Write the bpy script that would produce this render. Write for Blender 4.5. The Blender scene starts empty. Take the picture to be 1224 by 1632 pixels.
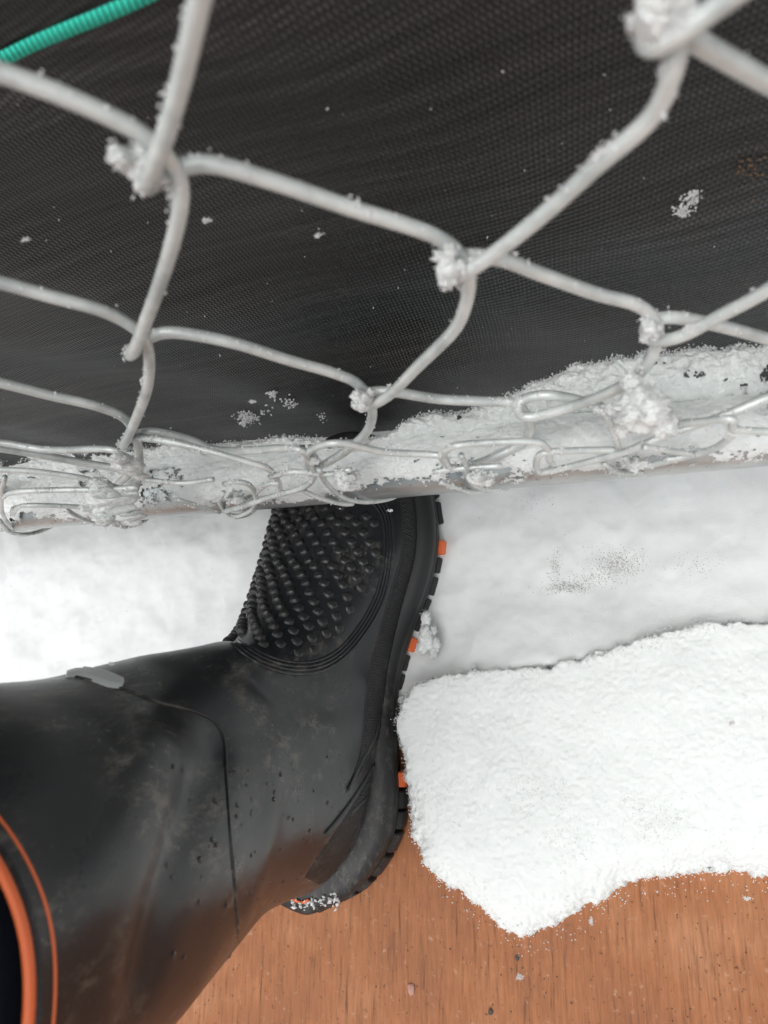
import bpy, bmesh, math, random
import numpy as np
from mathutils import Vector, Matrix
from mathutils.bvhtree import BVHTree
random.seed(4); rs = np.random.RandomState(11)
scene = bpy.context.scene; COL = scene.collection

# ------------------------------------------------------------------ camera
F_PX = 1155.9; CW, CH = 1224, 1632
CAM = Vector((0.0902963, -0.1075099, 0.475))
# rows: image right, image down, view direction, in world axes (x along the gate, y beyond it, z up)
def _w(r): return Vector((r[0], r[2], -r[1]))
RX = _w((0.93979894, 0.34160667, 0.00910164)); RY = _w((-0.07595624, 0.23478395, -0.96907541)); RZ = _w((-0.33317955, 0.91004471, 0.24659686))
cd = bpy.data.cameras.new('camera'); cam = bpy.data.objects.new('camera', cd); COL.objects.link(cam)
m = Matrix.Identity(4)
for i in range(3): m[i][0] = RX[i]; m[i][1] = -RY[i]; m[i][2] = -RZ[i]; m[i][3] = CAM[i]
cam.matrix_world = m
cd.sensor_fit = 'VERTICAL'; cd.sensor_height = 24.0; cd.lens = 24.0*F_PX/CH
cd.clip_start = 0.01; cd.clip_end = 200
cd.dof.use_dof = True; cd.dof.focus_distance = 0.40; cd.dof.aperture_fstop = 8.0
scene.camera = cam
scene.cycles.max_bounces = 14; scene.cycles.diffuse_bounces = 8
# ------------------------------------------------------------------ sky, sun, exposure
w = bpy.data.worlds.new('World'); scene.world = w; w.use_nodes = True
nt = w.node_tree; bg = nt.nodes['Background']
sky = nt.nodes.new('ShaderNodeTexSky'); sky.sky_type = 'NISHITA'; sky.sun_disc = False
SUN_EL, SUN_AZ = math.radians(74), math.radians(205)
sky.sun_elevation = SUN_EL; sky.sun_rotation = SUN_AZ; sky.air_density = 1.0; sky.dust_density = 4.0
hs = nt.nodes.new('ShaderNodeHueSaturation'); hs.inputs['Saturation'].default_value = 0.16
nt.links.new(sky.outputs[0], hs.inputs['Color']); nt.links.new(hs.outputs[0], bg.inputs['Color'])
bg.inputs['Strength'].default_value = 0.125
sl = bpy.data.lights.new('sun', 'SUN'); so = bpy.data.objects.new('sun', sl); COL.objects.link(so)
sl.energy = 1.3; sl.angle = math.radians(50); sl.color = (1.0, 0.985, 0.96)
sd = Vector((math.sin(SUN_AZ)*math.cos(SUN_EL), math.cos(SUN_AZ)*math.cos(SUN_EL), math.sin(SUN_EL)))
so.rotation_euler = sd.to_track_quat('Z', 'Y').to_euler(); so.location = sd*3
scene.view_settings.view_transform = 'Standard'; scene.view_settings.look = 'None'
scene.view_settings.exposure = 0.34; scene.view_settings.gamma = 1.0; scene.view_settings.use_curve_mapping = False

# ------------------------------------------------------------------ rays of the camera, used to lay things out
def ray(px, py): return (RX*((px-612)/F_PX) + RY*((py-816)/F_PX) + RZ)
def atz(px, py, z): d = ray(px, py); return CAM + d*((z-CAM.z)/d.z)
def aty(px, py, y): d = ray(px, py); return CAM + d*((y-CAM.y)/d.y)
def cast(bvh, px, py):
    d = ray(px, py).normalized(); h = bvh.ray_cast(CAM, d)
    return (h[0], h[1]) if h[0] is not None else (None, None)

# ------------------------------------------------------------------ materials
def new_mat(name, col=(.5,.5,.5), rough=.5, metal=0.0, spec=.5):
    M = bpy.data.materials.new(name); M.use_nodes = True; b = M.node_tree.nodes['Principled BSDF']
    b.inputs['Base Color'].default_value = (*col, 1); b.inputs['Roughness'].default_value = rough
    b.inputs['Metallic'].default_value = metal; b.inputs['Specular IOR Level'].default_value = spec
    return M, M.node_tree, b
class NB:
    def __init__(s, t): s.t = t; s.tc = t.nodes.new('ShaderNodeTexCoord')
    def n(s, typ, **k):
        o = s.t.nodes.new(typ)
        for a, v in k.items(): setattr(o, a, v)
        return o
    def l(s, a, b): s.t.links.new(a, b)
    def mapping(s, scale=(1,1,1), rot=(0,0,0), src=None):
        o = s.n('ShaderNodeMapping'); o.inputs['Scale'].default_value = scale; o.inputs['Rotation'].default_value = rot
        s.l(src or s.tc.outputs['Object'], o.inputs['Vector']); return o.outputs[0]
    def noise(s, vec, scale, detail=4, rough=.55, dist=0):
        o = s.n('ShaderNodeTexNoise'); o.inputs['Scale'].default_value = scale; o.inputs['Detail'].default_value = detail
        o.inputs['Roughness'].default_value = rough; o.inputs['Distortion'].default_value = dist; s.l(vec, o.inputs['Vector']); return o.outputs[0]
    def ramp(s, fac, stops):
        o = s.n('ShaderNodeValToRGB'); r = o.color_ramp
        while len(r.elements) < len(stops): r.elements.new(.5)
        for e, (p, c) in zip(r.elements, stops): e.position = p; e.color = (*c, 1) if isinstance(c, tuple) else (c, c, c, 1)
        s.l(fac, o.inputs[0]); return o.outputs[0]
    def math(s, op, a, b=None):
        o = s.n('ShaderNodeMath', operation=op)
        for i, v in enumerate((a, b)):
            if v is None: continue
            if isinstance(v, (int, float)): o.inputs[i].default_value = v
            else: s.l(v, o.inputs[i])
        return o.outputs[0]
    def mix(s, f, a, b, blend='MIX'):
        o = s.n('ShaderNodeMix', data_type='RGBA', blend_type=blend)
        if isinstance(f, (int, float)): o.inputs[0].default_value = f
        else: s.l(f, o.inputs[0])
        for i, v in ((6, a), (7, b)):
            if isinstance(v, tuple): o.inputs[i].default_value = (*v, 1)
            else: s.l(v, o.inputs[i])
        return o.outputs[2]
    def bump(s, h, strength, dist, normal=None):
        o = s.n('ShaderNodeBump'); o.inputs['Strength'].default_value = strength; o.inputs['Distance'].default_value = dist
        s.l(h, o.inputs['Height'])
        if normal: s.l(normal, o.inputs['Normal'])
        return o.outputs[0]

def snow_mat(name, col=(.84,.865,.87), bump=.9):
    M, t, b = new_mat(name, col, .75, spec=.25); B = NB(t); o = B.tc.outputs['Object']
    b.inputs['Subsurface Weight'].default_value = .35; b.inputs['Subsurface Radius'].default_value = (1, 1.05, 1.1); b.inputs['Subsurface Scale'].default_value = .004
    n1 = B.noise(o, 1000, 5, .85); n2 = B.noise(o, 2600, 3, .7); n3 = B.noise(o, 60, 4, .6)
    h = B.math('ADD', B.math('MULTIPLY', n1, .7), B.math('MULTIPLY', n2, .4))
    b.inputs['Base Color'].default_value = (*col, 1)
    B.l(B.ramp(n3, [(.3, tuple(c*.95 for c in col)), (.6, col)]), b.inputs['Base Color'])
    B.l(B.bump(h, bump, .0013), b.inputs['Normal'])
    return M
M_SNOW = snow_mat('snow', (.905,.935,.935), .6); M_BANK = snow_mat('snow_fresh', (.865,.898,.885), .6)
M_GRAIN, _t, _b = new_mat('snow_grain', (.98,.985,.99), .5, spec=.3)
_tr = _t.nodes.new('ShaderNodeBsdfTranslucent'); _tr.inputs['Color'].default_value = (.99,.99,.99,1); _mx = _t.nodes.new('ShaderNodeMixShader'); _mx.inputs[0].default_value = .45
_t.links.new(_b.outputs[0], _mx.inputs[1]); _t.links.new(_tr.outputs[0], _mx.inputs[2]); _t.links.new(_mx.outputs[0], _t.nodes['Material Output'].inputs['Surface'])

def rubber_mat(name, base=(.017,.019,.0225), rough=.30, dirt=1.0, mesh=False):
    M, t, b = new_mat(name, base, rough, spec=.46); B = NB(t); o = B.tc.outputs['Object']
    # dried mud scuffs: broken, streaky patches
    patch = B.ramp(B.noise(o, 21, 3, .6), [(.46, 0.0), (.62, 1.0)])
    streak = B.ramp(B.noise(B.mapping((230, 110, 60), (.3, .5, .9)), 1, 6, .8), [(.50, 0.0), (.74, 1.0)])
    speck = B.ramp(B.noise(o, 520, 2, .5), [(.66, 0.0), (.74, 1.0)])
    f = B.math('ADD', B.math('MULTIPLY', patch, streak), B.math('MULTIPLY', B.math('MULTIPLY', speck, patch), .6))
    f = B.math('MULTIPLY', f, dirt*1.7); f2 = B.math('MINIMUM', f, 1.0)
    haze = B.math('MULTIPLY', B.ramp(B.noise(o, 13, 5, .7), [(.42, 0.0), (.7, 1.0)]), .09*dirt)
    c1 = B.mix(haze, base, (.17,.16,.145))
    B.l(B.mix(f2, c1, (.15,.14,.12)), b.inputs['Base Color'])
    B.l(B.math('ADD', B.math('MULTIPLY', B.noise(o, 35, 4, .6), .22), rough-.11+0.0), b.inputs['Roughness'])
    nrm = B.bump(B.noise(o, 900, 3, .6), .25, .0002)
    if mesh:
        v = B.n('ShaderNodeTexVoronoi'); v.inputs['Scale'].default_value = 620; v.inputs['Randomness'].default_value = .12
        B.l(B.mapping((1, 1, .8), (.2, .4, .5)), v.inputs['Vector'])
        nrm = B.bump(v.outputs['Distance'], 1.0, .0012, nrm)
    B.l(nrm, b.inputs['Normal'])
    return M
M_RUB = rubber_mat('boot_rubber'); M_STUD = rubber_mat('stud_rubber', (.022,.023,.024), .30, .7)
M_KNIT = rubber_mat('textured_rubber', (.016,.016,.017), .52, .35, True)
M_SOLE = rubber_mat('sole_rubber', (.017,.018,.019), .55, .5)
M_ORANGE, _t, _b = new_mat('orange_rubber', (.82,.17,.05), .5)
M_REFL, _t, _b = new_mat('grey_reflective_tape', (.60,.64,.63), .4)
M_CLOTH, _t, _b = new_mat('dark_navy_fabric', (.016,.019,.030), .9, spec=.2)
B = NB(_t); B.l(B.bump(B.noise(B.tc.outputs['Object'], 700, 3), .5, .0004), _b.inputs['Normal'])
M_WATER, _t, _b = new_mat('water', (1,1,1), .03); _b.inputs['Transmission Weight'].default_value = 1; _b.inputs['IOR'].default_value = 1.33

M_WIRE, _t, _b = new_mat('galvanised_wire', (.50,.53,.51), .36, .18); B = NB(_t); o = B.tc.outputs['Object']
B.l(B.ramp(B.noise(o, 90, 5, .6), [(.3, (.43,.465,.46)), (.5, (.60,.64,.625)), (.72, (.75,.775,.76))]), _b.inputs['Base Color'])
B.l(B.bump(B.noise(o, 500, 4, .65), .35, .0005), _b.inputs['Normal'])
M_PIPE, _t, _b = new_mat('galvanised_pipe', (.5,.55,.56), .35, .65); B = NB(_t); o = B.tc.outputs['Object']
fr = B.noise(B.mapping((14, 60, 60)), 1, 6, .7); f2 = B.noise(o, 260, 4, .7)
B.l(B.mix(B.ramp(f2, [(.6, 0.0), (.72, 1.0)]), B.ramp(fr, [(.35, (.33,.38,.40)), (.55, (.52,.56,.56)), (.7, (.66,.68,.66))]), (.25,.22,.17)), _b.inputs['Base Color'])
B.l(B.ramp(fr, [(.3, .25), (.7, .5)]), _b.inputs['Roughness']); B.l(B.bump(f2, .3, .0004), _b.inputs['Normal'])

# woven polypropylene ground cloth
FANG = 14.0
M_FAB, _t, _b = new_mat('woven_black_plastic', (.03,.028,.028), .4, spec=.5); B = NB(_t)
_b.inputs['Sheen Weight'].default_value = 0.0
mp = B.mapping((1,1,1), (0, math.radians(FANG), 0)); sx = B.n('ShaderNodeSeparateXYZ')
warp = B.noise(B.tc.outputs['Object'], 9, 3, .5); 
wv = B.n('ShaderNodeVectorMath', operation='MULTIPLY_ADD'); B.l(warp, wv.inputs[0]); wv.inputs[1].default_value = (.009,.009,.009); B.l(mp, wv.inputs[2])
B.l(wv.outputs[0], sx.inputs[0])
U = B.math('MULTIPLY', sx.outputs['X'], 1/.0019); V = B.math('MULTIPLY', sx.outputs['Z'], 1/.0026)
half = B.math('MULTIPLY', B.math('MODULO', B.math('FLOOR', V), 2), .5)
U2 = B.math('ADD', U, half)
su = B.math('ABSOLUTE', B.math('SINE', B.math('MULTIPLY', U2, math.pi))); sv = B.math('ABSOLUTE', B.math('SINE', B.math('MULTIPLY', V, math.pi)))
cu = B.math('COSINE', B.math('MULTIPLY', U2, 2*math.pi)); cv = B.math('COSINE', B.math('MULTIPLY', B.math('ADD', V, .5), 2*math.pi))
h = B.math('ADD', .5, B.math('MULTIPLY', B.math('SUBTRACT', B.math('MULTIPLY', cu, 1.15), B.math('MULTIPLY', cv, -.62)), .25))
rows = B.noise(B.mapping((6, 1, 210), (0, math.radians(FANG), 0)), 1, 5, .7)
cell = B.ramp(h, [(.16, (.0010,.0010,.0010)), (.46, (.012,.0115,.012)), (.92, (.043,.042,.043))])
big = B.noise(B.mapping((5, 5, 9)), 1, 5, .6)
tint = B.ramp(B.noise(B.tc.outputs['Object'], 8, 4, .6), [(.35, (.7,.9,.85)), (.65, (1.15,.97,.95))])
c = B.mix(1.0, cell, tint, 'MULTIPLY'); rows2 = B.noise(B.mapping((3, 1, 70), (0, math.radians(FANG+3), 0)), 1, 5, .7); c = B.mix(1.0, c, B.ramp(rows2, [(.36, .40), (.64, 1.5)]), 'MULTIPLY'); c = B.mix(1.0, c, B.ramp(rows, [(.38, .25), (.60, 1.75)]), 'MULTIPLY')
dust = B.ramp(B.noise(B.mapping((60, 60, 14), (0, .3, 0)), 1, 6, .8), [(.66, 0.0), (.84, .35)])
c = B.mix(dust, c, (.13,.12,.11))
B.l(c, _b.inputs['Base Color'])
B.l(B.ramp(big, [(.3, .30), (.7, .52)]), _b.inputs['Roughness'])
hh = B.math('ADD', h, B.math('MULTIPLY', rows, .5)); B.l(B.bump(hh, 1.0, .0008), _b.inputs['Normal'])
M_GREEN, _t, _b = new_mat('green_woven_stripe', (.04,.78,.58), .7)

# rust brown boards / paving with fine brushed grain
M_PAVE, _t, _b = new_mat('brown_brushed_paving', (.4,.18,.08), .6, spec=.25); B = NB(_t); o = B.tc.outputs['Object']
rot = (0, 0, math.radians(20))
g1 = B.noise(B.mapping((330, 20, 1), rot), 1, 8, .72, .15); g2 = B.noise(B.mapping((620, 60, 1), rot), 1, 4, .6)
g3 = B.noise(o, 11, 4, .6); g4 = B.noise(o, 330, 3, .55)
c = B.ramp(g3, [(.3, (.285,.102,.038)), (.52, (.365,.142,.057)), (.75, (.47,.225,.118))])
c = B.mix(1.0, c, B.ramp(g1, [(.32, (.36,.32,.29)), (.43, (.90,.89,.87)), (.75, (1.2,1.2,1.2))]), 'MULTIPLY')
c = B.mix(1.0, c, B.ramp(g2, [(.3, (.82,.80,.78)), (.6, (1.05,1.05,1.05))]), 'MULTIPLY')
c = B.mix(B.ramp(g4, [(.63, 0.0), (.72, .75)]), c, (.07,.03,.018))
c = B.mix(B.ramp(B.noise(o, 190, 3, .6), [(.62, 0.0), (.75, .5)]), c, (.55,.36,.25))
B.l(c, _b.inputs['Base Color']); B.l(B.ramp(g3, [(.35, .30), (.65, .55)]), _b.inputs['Roughness'])
B.l(B.bump(B.math('ADD', B.math('MULTIPLY', g1, 1.0), B.math('MULTIPLY', g2, .4)), .7, .0016), _b.inputs['Normal'])
M_CHIP, _t, _b = new_mat('stone_chip', (.42,.22,.18), .6); M_SLUSH, _t, _b = new_mat('grey_slush', (.62,.64,.61), .5); M_DIRT, _t, _b = new_mat('slush_dirt', (.40,.39,.36), .6); M_DARK, _t, _b = new_mat('dark_grit', (.07,.055,.045), .7); M_LEAF, _t, _b = new_mat('dry_leaf_bits', (.20,.12,.06), .7)

# ------------------------------------------------------------------ object helpers
def mesh_obj(name, V, Fc, mat, parent=None, smooth=True):
    me = bpy.data.meshes.new(name)
    V = np.asarray(V, dtype=np.float32); me.vertices.add(len(V)); me.vertices.foreach_set('co', V.ravel())
    if isinstance(Fc, np.ndarray):
        n, k = Fc.shape; me.loops.add(n*k); me.loops.foreach_set('vertex_index', Fc.astype(np.int32).ravel())
        me.polygons.add(n); me.polygons.foreach_set('loop_start', np.arange(0, n*k, k, dtype=np.int32)); me.polygons.foreach_set('loop_total', np.full(n, k, dtype=np.int32))
    else:
        tot = [len(f) for f in Fc]; me.loops.add(sum(tot)); me.loops.foreach_set('vertex_index', [i for f in Fc for i in f])
        st = np.cumsum([0]+tot[:-1]); me.polygons.add(len(Fc)); me.polygons.foreach_set('loop_start', st.astype(np.int32)); me.polygons.foreach_set('loop_total', np.array(tot, dtype=np.int32))
    me.update(calc_edges=True); me.validate()
    if smooth: me.polygons.foreach_set('use_smooth', np.ones(len(me.polygons), dtype=bool))
    me.materials.append(mat); o = bpy.data.objects.new(name, me); COL.objects.link(o)
    if parent: o.parent = parent
    return o
def tag(o, label=None, cat=None, group=None, kind=None):
    for k, v in (('label', label), ('category', cat), ('group', group), ('kind', kind)):
        if v: o[k] = v
    return o
def empty(name, loc=(0,0,0)):
    o = bpy.data.objects.new(name, None); o.location = loc; o.empty_display_size = .02; COL.objects.link(o); return o
def catmull(pts, n=8):
    P = [np.array(p, float) for p in pts]; P = [2*P[0]-P[1]]+P+[2*P[-1]-P[-2]]; out = []
    for i in range(1, len(P)-2):
        a, b, c, d = P[i-1:i+3]
        for k in range(n):
            t = k/n; out.append(.5*((2*b)+(c-a)*t+(2*a-5*b+4*c-d)*t*t+(3*b-a-3*c+d)*t**3))
    out.append(P[-2]); return np.array(out)
def tube_geo(path, r, sides=10, caps=True, flat=1.0, nrm=None):
    P = np.asarray(path, float); n = len(P); T = np.gradient(P, axis=0); T /= np.linalg.norm(T, axis=1)[:, None]+1e-12
    rr = np.broadcast_to(np.asarray(r, float), (n,))
    u = np.cross(T[0], [0, 0, 1]); 
    if np.linalg.norm(u) < .1: u = np.cross(T[0], [0, 1, 0])
    u /= np.linalg.norm(u); V = []
    for i in range(n):
        if nrm is not None: u = np.cross(T[i], nrm[i])
        u = u - T[i]*np.dot(u, T[i]); u /= np.linalg.norm(u)+1e-12; v = np.cross(u, T[i])
        for k in range(sides):
            a = 2*math.pi*k/sides; V.append(P[i]+rr[i]*(u*math.cos(a)+v*math.sin(a)*flat))
    Fc = [(i*sides+k, i*sides+(k+1) % sides, (i+1)*sides+(k+1) % sides, (i+1)*sides+k) for i in range(n-1) for k in range(sides)]
    if caps: Fc += [tuple(range(sides))[::-1], tuple((n-1)*sides+k for k in range(sides))]
    return V, Fc
class Geo:
    def __init__(s): s.V = []; s.F = []
    def add(s, V, Fc): b = len(s.V); s.V += [tuple(v) for v in V]; s.F += [tuple(i+b for i in f) for f in Fc]
    def build(s, name, mat, parent=None, smooth=True): return mesh_obj(name, s.V, s.F, mat, parent, smooth)
# lattice value noise for the terrain of the snow
def vnoise(x, y, freq, seed):
    X = x*freq; Y = y*freq; xi = np.floor(X).astype(int); yi = np.floor(Y).astype(int); fx = X-xi; fy = Y-yi
    fx = fx*fx*(3-2*fx); fy = fy*fy*(3-2*fy)
    def h(a, b):
        v = np.sin(a*127.1+b*311.7+seed*74.7)*43758.5453; return v-np.floor(v)
    return (h(xi, yi)*(1-fx)+h(xi+1, yi)*fx)*(1-fy)+(h(xi, yi+1)*(1-fx)+h(xi+1, yi+1)*fx)*fy
def fbm(x, y, freq, oct=4, seed=1, gain=.5):
    s = 0; a = 1; t = 0
    for k in range(oct): s = s+a*(vnoise(x, y, freq*2**k, seed+k)-.5); t += a; a *= gain
    return s/t*2
def poly_sdf(X, Y, poly):      # positive inside
    P = np.array(poly, float); d = np.full(X.shape, 1e9); ins = np.zeros(X.shape, bool); n = len(P)
    for i in range(n):
        a = P[i]; b = P[(i+1) % n]; e = b-a; wx = X-a[0]; wy = Y-a[1]
        t = np.clip((wx*e[0]+wy*e[1])/(e@e+1e-15), 0, 1); dx = wx-t*e[0]; dy = wy-t*e[1]; d = np.minimum(d, dx*dx+dy*dy)
        c = (a[1] > Y) != (b[1] > Y)
        with np.errstate(divide='ignore', invalid='ignore'): xx = (b[0]-a[0])*(Y-a[1])/(b[1]-a[1]+1e-15)+a[0]
        ins ^= c & (X < xx)
    return np.where(ins, 1, -1)*np.sqrt(d)
OCT = np.array([(1,0,0),(-1,0,0),(0,1,0),(0,-1,0),(0,0,1),(0,0,-1)], float); OF = np.array([(0,2,4),(2,1,4),(1,3,4),(3,0,4),(2,0,5),(1,2,5),(3,1,5),(0,3,5)])
def grains(name, P, size, mat, parent=None, elong=2.2, kind='stuff'):
    P = np.asarray(P, float); n = len(P); s = np.asarray(size)*np.ones(n); s = s*(.5+rs.rand(n)*.9)
    q = rs.normal(size=(n, 4)); q /= np.linalg.norm(q, axis=1)[:, None]; a, b, c, d = q.T
    R = np.stack([1-2*(c*c+d*d), 2*(b*c-a*d), 2*(b*d+a*c), 2*(b*c+a*d), 1-2*(b*b+d*d), 2*(c*d-a*b), 2*(b*d-a*c), 2*(c*d+a*b), 1-2*(b*b+c*c)], 1).reshape(n, 3, 3)
    sc = np.stack([s, s*(.5+.5*rs.rand(n)), s*(1+rs.rand(n)*(elong-1))], 1)
    V = np.einsum('nij,nkj->nki', R, OCT[None]*sc[:, None, :])+P[:, None, :]
    Fc = OF[None]+(np.arange(n)*6)[:, None, None]
    o = mesh_obj(name, V.reshape(-1, 3), Fc.reshape(-1, 3), mat, parent, False)
    if kind: o['kind'] = kind
    return o

# ------------------------------------------------------------------ the ground
pv = mesh_obj('walkway', [(-3, -3, 0), (3, -3, 0), (3, .35, 0), (-3, .35, 0)], [(0,1,2,3)], M_PAVE, smooth=False); tag(pv, kind='structure')
gs = mesh_obj('ground', [(-60, -60, -.012), (60, -60, -.012), (60, 60, -.012), (-60, 60, -.012)], [(0,1,2,3)], M_SNOW, smooth=False); tag(gs, kind='structure')

def heightfield(name, x0, x1, y0, y1, step, hfun, mat):
    nx = int((x1-x0)/step)+1; ny = int((y1-y0)/step)+1; xs = np.linspace(x0, x1, nx); ys = np.linspace(y0, y1, ny)
    X, Y = np.meshgrid(xs, ys); X2, Y2, Z, ok = hfun(X, Y)
    V = np.stack([X2, Y2, Z], -1).reshape(-1, 3); idx = np.arange(nx*ny).reshape(ny, nx)
    Fc = np.stack([idx[:-1, :-1], idx[:-1, 1:], idx[1:, 1:], idx[1:, :-1]], -1).reshape(-1, 4); ok = ok.reshape(-1)
    Fc = Fc[ok[Fc].any(1)]; used = np.zeros(nx*ny, bool); used[Fc] = True; mp = np.cumsum(used)-1
    return mesh_obj(name, V[used], mp[Fc], mat), V[ok], Z
BANK = [atz(x, y, .03).xy for x, y in ((668,1085),(720,1068),(800,1060),(880,1050),(940,1040),(1000,1022),(1090,995),(1180,982),(1224,985))]
BANK += [Vector((.32,-.05)), Vector((.55,-.04)), Vector((.9,-.05)), Vector((.9,-.26)), Vector((.6,-.24)), Vector((.35,-.22))]
BANK += [atz(x, y, .006).xy for x, y in ((1300,1400),(1224,1398),(1130,1388),(1060,1395),(1000,1412),(950,1445),(900,1470),(860,1490),(830,1497),(800,1486),(770,1452),(738,1420),(700,1402),(678,1378),(662,1335))]
BANK += [atz(x, y, .02).xy for x, y in ((650,1290),(642,1230),(640,1160),(648,1115))]
def bank_h(X, Y):
    d = poly_sdf(X, Y, BANK)+fbm(X, Y, 90, 5, 3, .65)*.0046+fbm(X, Y, 520, 2, 77, .6)*.0013+fbm(X, Y, 24, 2, 9)*.002
    wd = .0045+.028*np.clip((-.13-Y)/.06, 0, 1); t = np.clip(d/wd, 0, 1); prof = (1-(1-t)**2.6)**(1/2.2)
    top = .040+fbm(X, Y, 9, 3, 21)*.006+fbm(X, Y, 22, 3, 5, .5)*.0020+fbm(X, Y, 120, 4, 8, .6)*.0007
    front = np.clip((Y+.235)/.13, 0, 1); top = top*(.45+.55*front**.7)
    Z = np.maximum(prof*top+.0005*prof*fbm(X, Y, 500, 2, 14), -.002)
    uc = np.clip(1-Z/np.maximum(top, .01), 0, 1)*np.clip((Y+.135)/.03, 0, 1)*.0075*(d < .02)
    return X, Y-uc, np.where(d > 0, Z, -.002), d > 0
bank, bp, _ = heightfield('snow_bank', -.09, .52, -.31, -.03, .00075, bank_h, M_BANK)
tag(bank, kind='stuff', label='thick ragged bank of fresh snow lying on the brown walkway', cat='snow')
SGP = [(-1.5,.34), (-1.5,-.15)] + [(-.6,-.2), (-.3,-.19), (-.17,-.15), (-.10,-.17), (-.075,-.14), (-.04,-.14), (.02,-.15), (.3,-.13), (1.5,-.15), (1.5,.34)]
def sg_h(X, Y):
    d = poly_sdf(X, Y, SGP)+fbm(X, Y, 70, 4, 33, .6)*.005
    t = np.clip(d/.02, 0, 1); prof = (1-(1-t)**2)**.5
    base = .017+fbm(X, Y, 7, 3, 41)*.007+fbm(X, Y, 24, 3, 43)*.0048+fbm(X, Y, 70, 3, 44)*.0009+fbm(X, Y, 240, 3, 47, .6)*.0002
    # scraped patches showing icy grey lower right of the rail
    left = np.clip((-.15-X)/.06, 0, 1); base = base+np.clip((-.12-X)/.3, 0, 1)*.012
    # boot print hollow under the boot
    bd = np.sqrt(((X+.095)/.072)**2+((Y+.07)/.18)**2); bq = np.clip((1.5-bd)/.9, 0, 1); base = base-.010*bq*bq*(3-2*bq)
    db = poly_sdf(X, Y, BANK); base = np.where(db > .004, np.minimum(base, .008), base+.010*np.exp(np.minimum(db, 0)/.030)*np.clip((X+.075)/.05, 0, 1))
    Z = np.maximum(prof*np.maximum(base, .003), -.002)
    return X, Y, np.where(d > 0, Z, -.002), d > 0
sg, SPT, _ = heightfield('snow_ground', -.62, .42, -.22, .32, .0014, sg_h, M_SNOW); tag(sg, kind='structure')
sg2 = heightfield('snow_ground', -1.5, 1.5, -.22, .34, .02, lambda X, Y: (X, Y, sg_h(X, Y)[2]-.006, sg_h(X, Y)[3]), M_SNOW)[0]; tag(sg2, kind='structure')
# loose crystals on the bank: dense on its rim, thin on top
dd = poly_sdf(bp[:, 0], bp[:, 1], BANK); back = (bp[:, 1] > -.125) & (dd < .005); pr = np.where(dd < .003, .65, np.where(dd < .010, .14, .025)); k = rs.rand(len(bp)) < pr
pr = np.where(back, .9, pr); k = rs.rand(len(bp)) < pr
G = bp[k]+np.where(back[k], 1, 0)[:, None]*rs.normal(size=(k.sum(), 3))*.0012+rs.normal(size=(k.sum(), 3))*np.where(dd[k] < .004, .0010, .0003)[:, None]; G[:, 2] += .0002; grains('snow_grains', G,   .00034, M_GRAIN, elong=2.4)
tag(bpy.data.objects['snow_grains'], 'loose white snow crystals fringing the thick snow bank', 'snow')

k = (rs.rand(len(SPT)) < .015); G = SPT[k]+rs.normal(size=(k.sum(), 3))*.0005; G[:, 2] += .0002
tag(grains('ground_crystals', G, .00034, M_GRAIN, elong=2.4), 'loose snow crystals strewn over the trodden ground snow', 'snow')
# ------------------------------------------------------------------ the woven cloth behind the gate
def fab_y(x, z):
    return .060+.085*np.clip(.36-z, -1, .4)**1.3*.9*(z < .36)+.0022*np.sin(x*31+z*12)+.0016*np.sin(x*11-z*27+1)+.001*np.sin(x*63+z*50)
nx, nz = 300, 160; xs = np.linspace(-.9, .8, nx); zs = np.linspace(.004, .85, nz); X, Z = np.meshgrid(xs, zs); Y = fab_y(X, np.minimum(Z, .359))
idx = np.arange(nx*nz).reshape(nz, nx); Fq = np.stack([idx[:-1, :-1], idx[:-1, 1:], idx[1:, 1:], idx[1:, :-1]], -1).reshape(-1, 4)
FV = np.stack([X, Y, Z], -1).reshape(-1, 3)
FV2 = np.concatenate([FV, FV+[0, .0006, 0]]); Fq2 = np.concatenate([Fq, Fq[:, ::-1]+nx*nz])
fab = mesh_obj('ground_cloth', FV2, Fq2, M_FAB); tag(fab, 'black woven plastic ground cloth hanging behind the wire mesh', 'woven cloth')
fab_bvh = BVHTree.FromPolygons([tuple(v) for v in FV], [tuple(int(i) for i in f) for f in Fq])
g = Geo(); a = cast(fab_bvh, 8, 90)[0]; b = cast(fab_bvh, 205, 4)[0]; dv = (b-a).normalized(); print('green angle', math.degrees(math.atan2(dv.z, dv.x))); up = Vector((0,-.05,1)); up = (up-dv*up.dot(dv)).normalized(); nn = dv.cross(up)
if nn.y > 0: nn = -nn
s = -.34
while s < .42:
    p = a+dv*s; y = float(fab_y(p.x, min(p.z, .359))); p.y = y-.0004
    hw, th = .0020, .00082; sk = dv*.0010
    c8 = [p+up*hw*i+dv*th*j+sk*i+nn*kk for kk in (0, .00015) for i, j in ((-1,-1),(-1,1),(1,1),(1,-1))]
    g.add(c8, [(0,1,2,3),(7,6,5,4),(0,4,5,1),(1,5,6,2),(2,6,7,3),(3,7,4,0)]); s += .0021
gr = g.build('marker_stripe', M_GREEN, fab, False); gr['kind'] = 'stuff'; gr['label'] = 'green dashed stripe woven into the black cloth'
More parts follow.
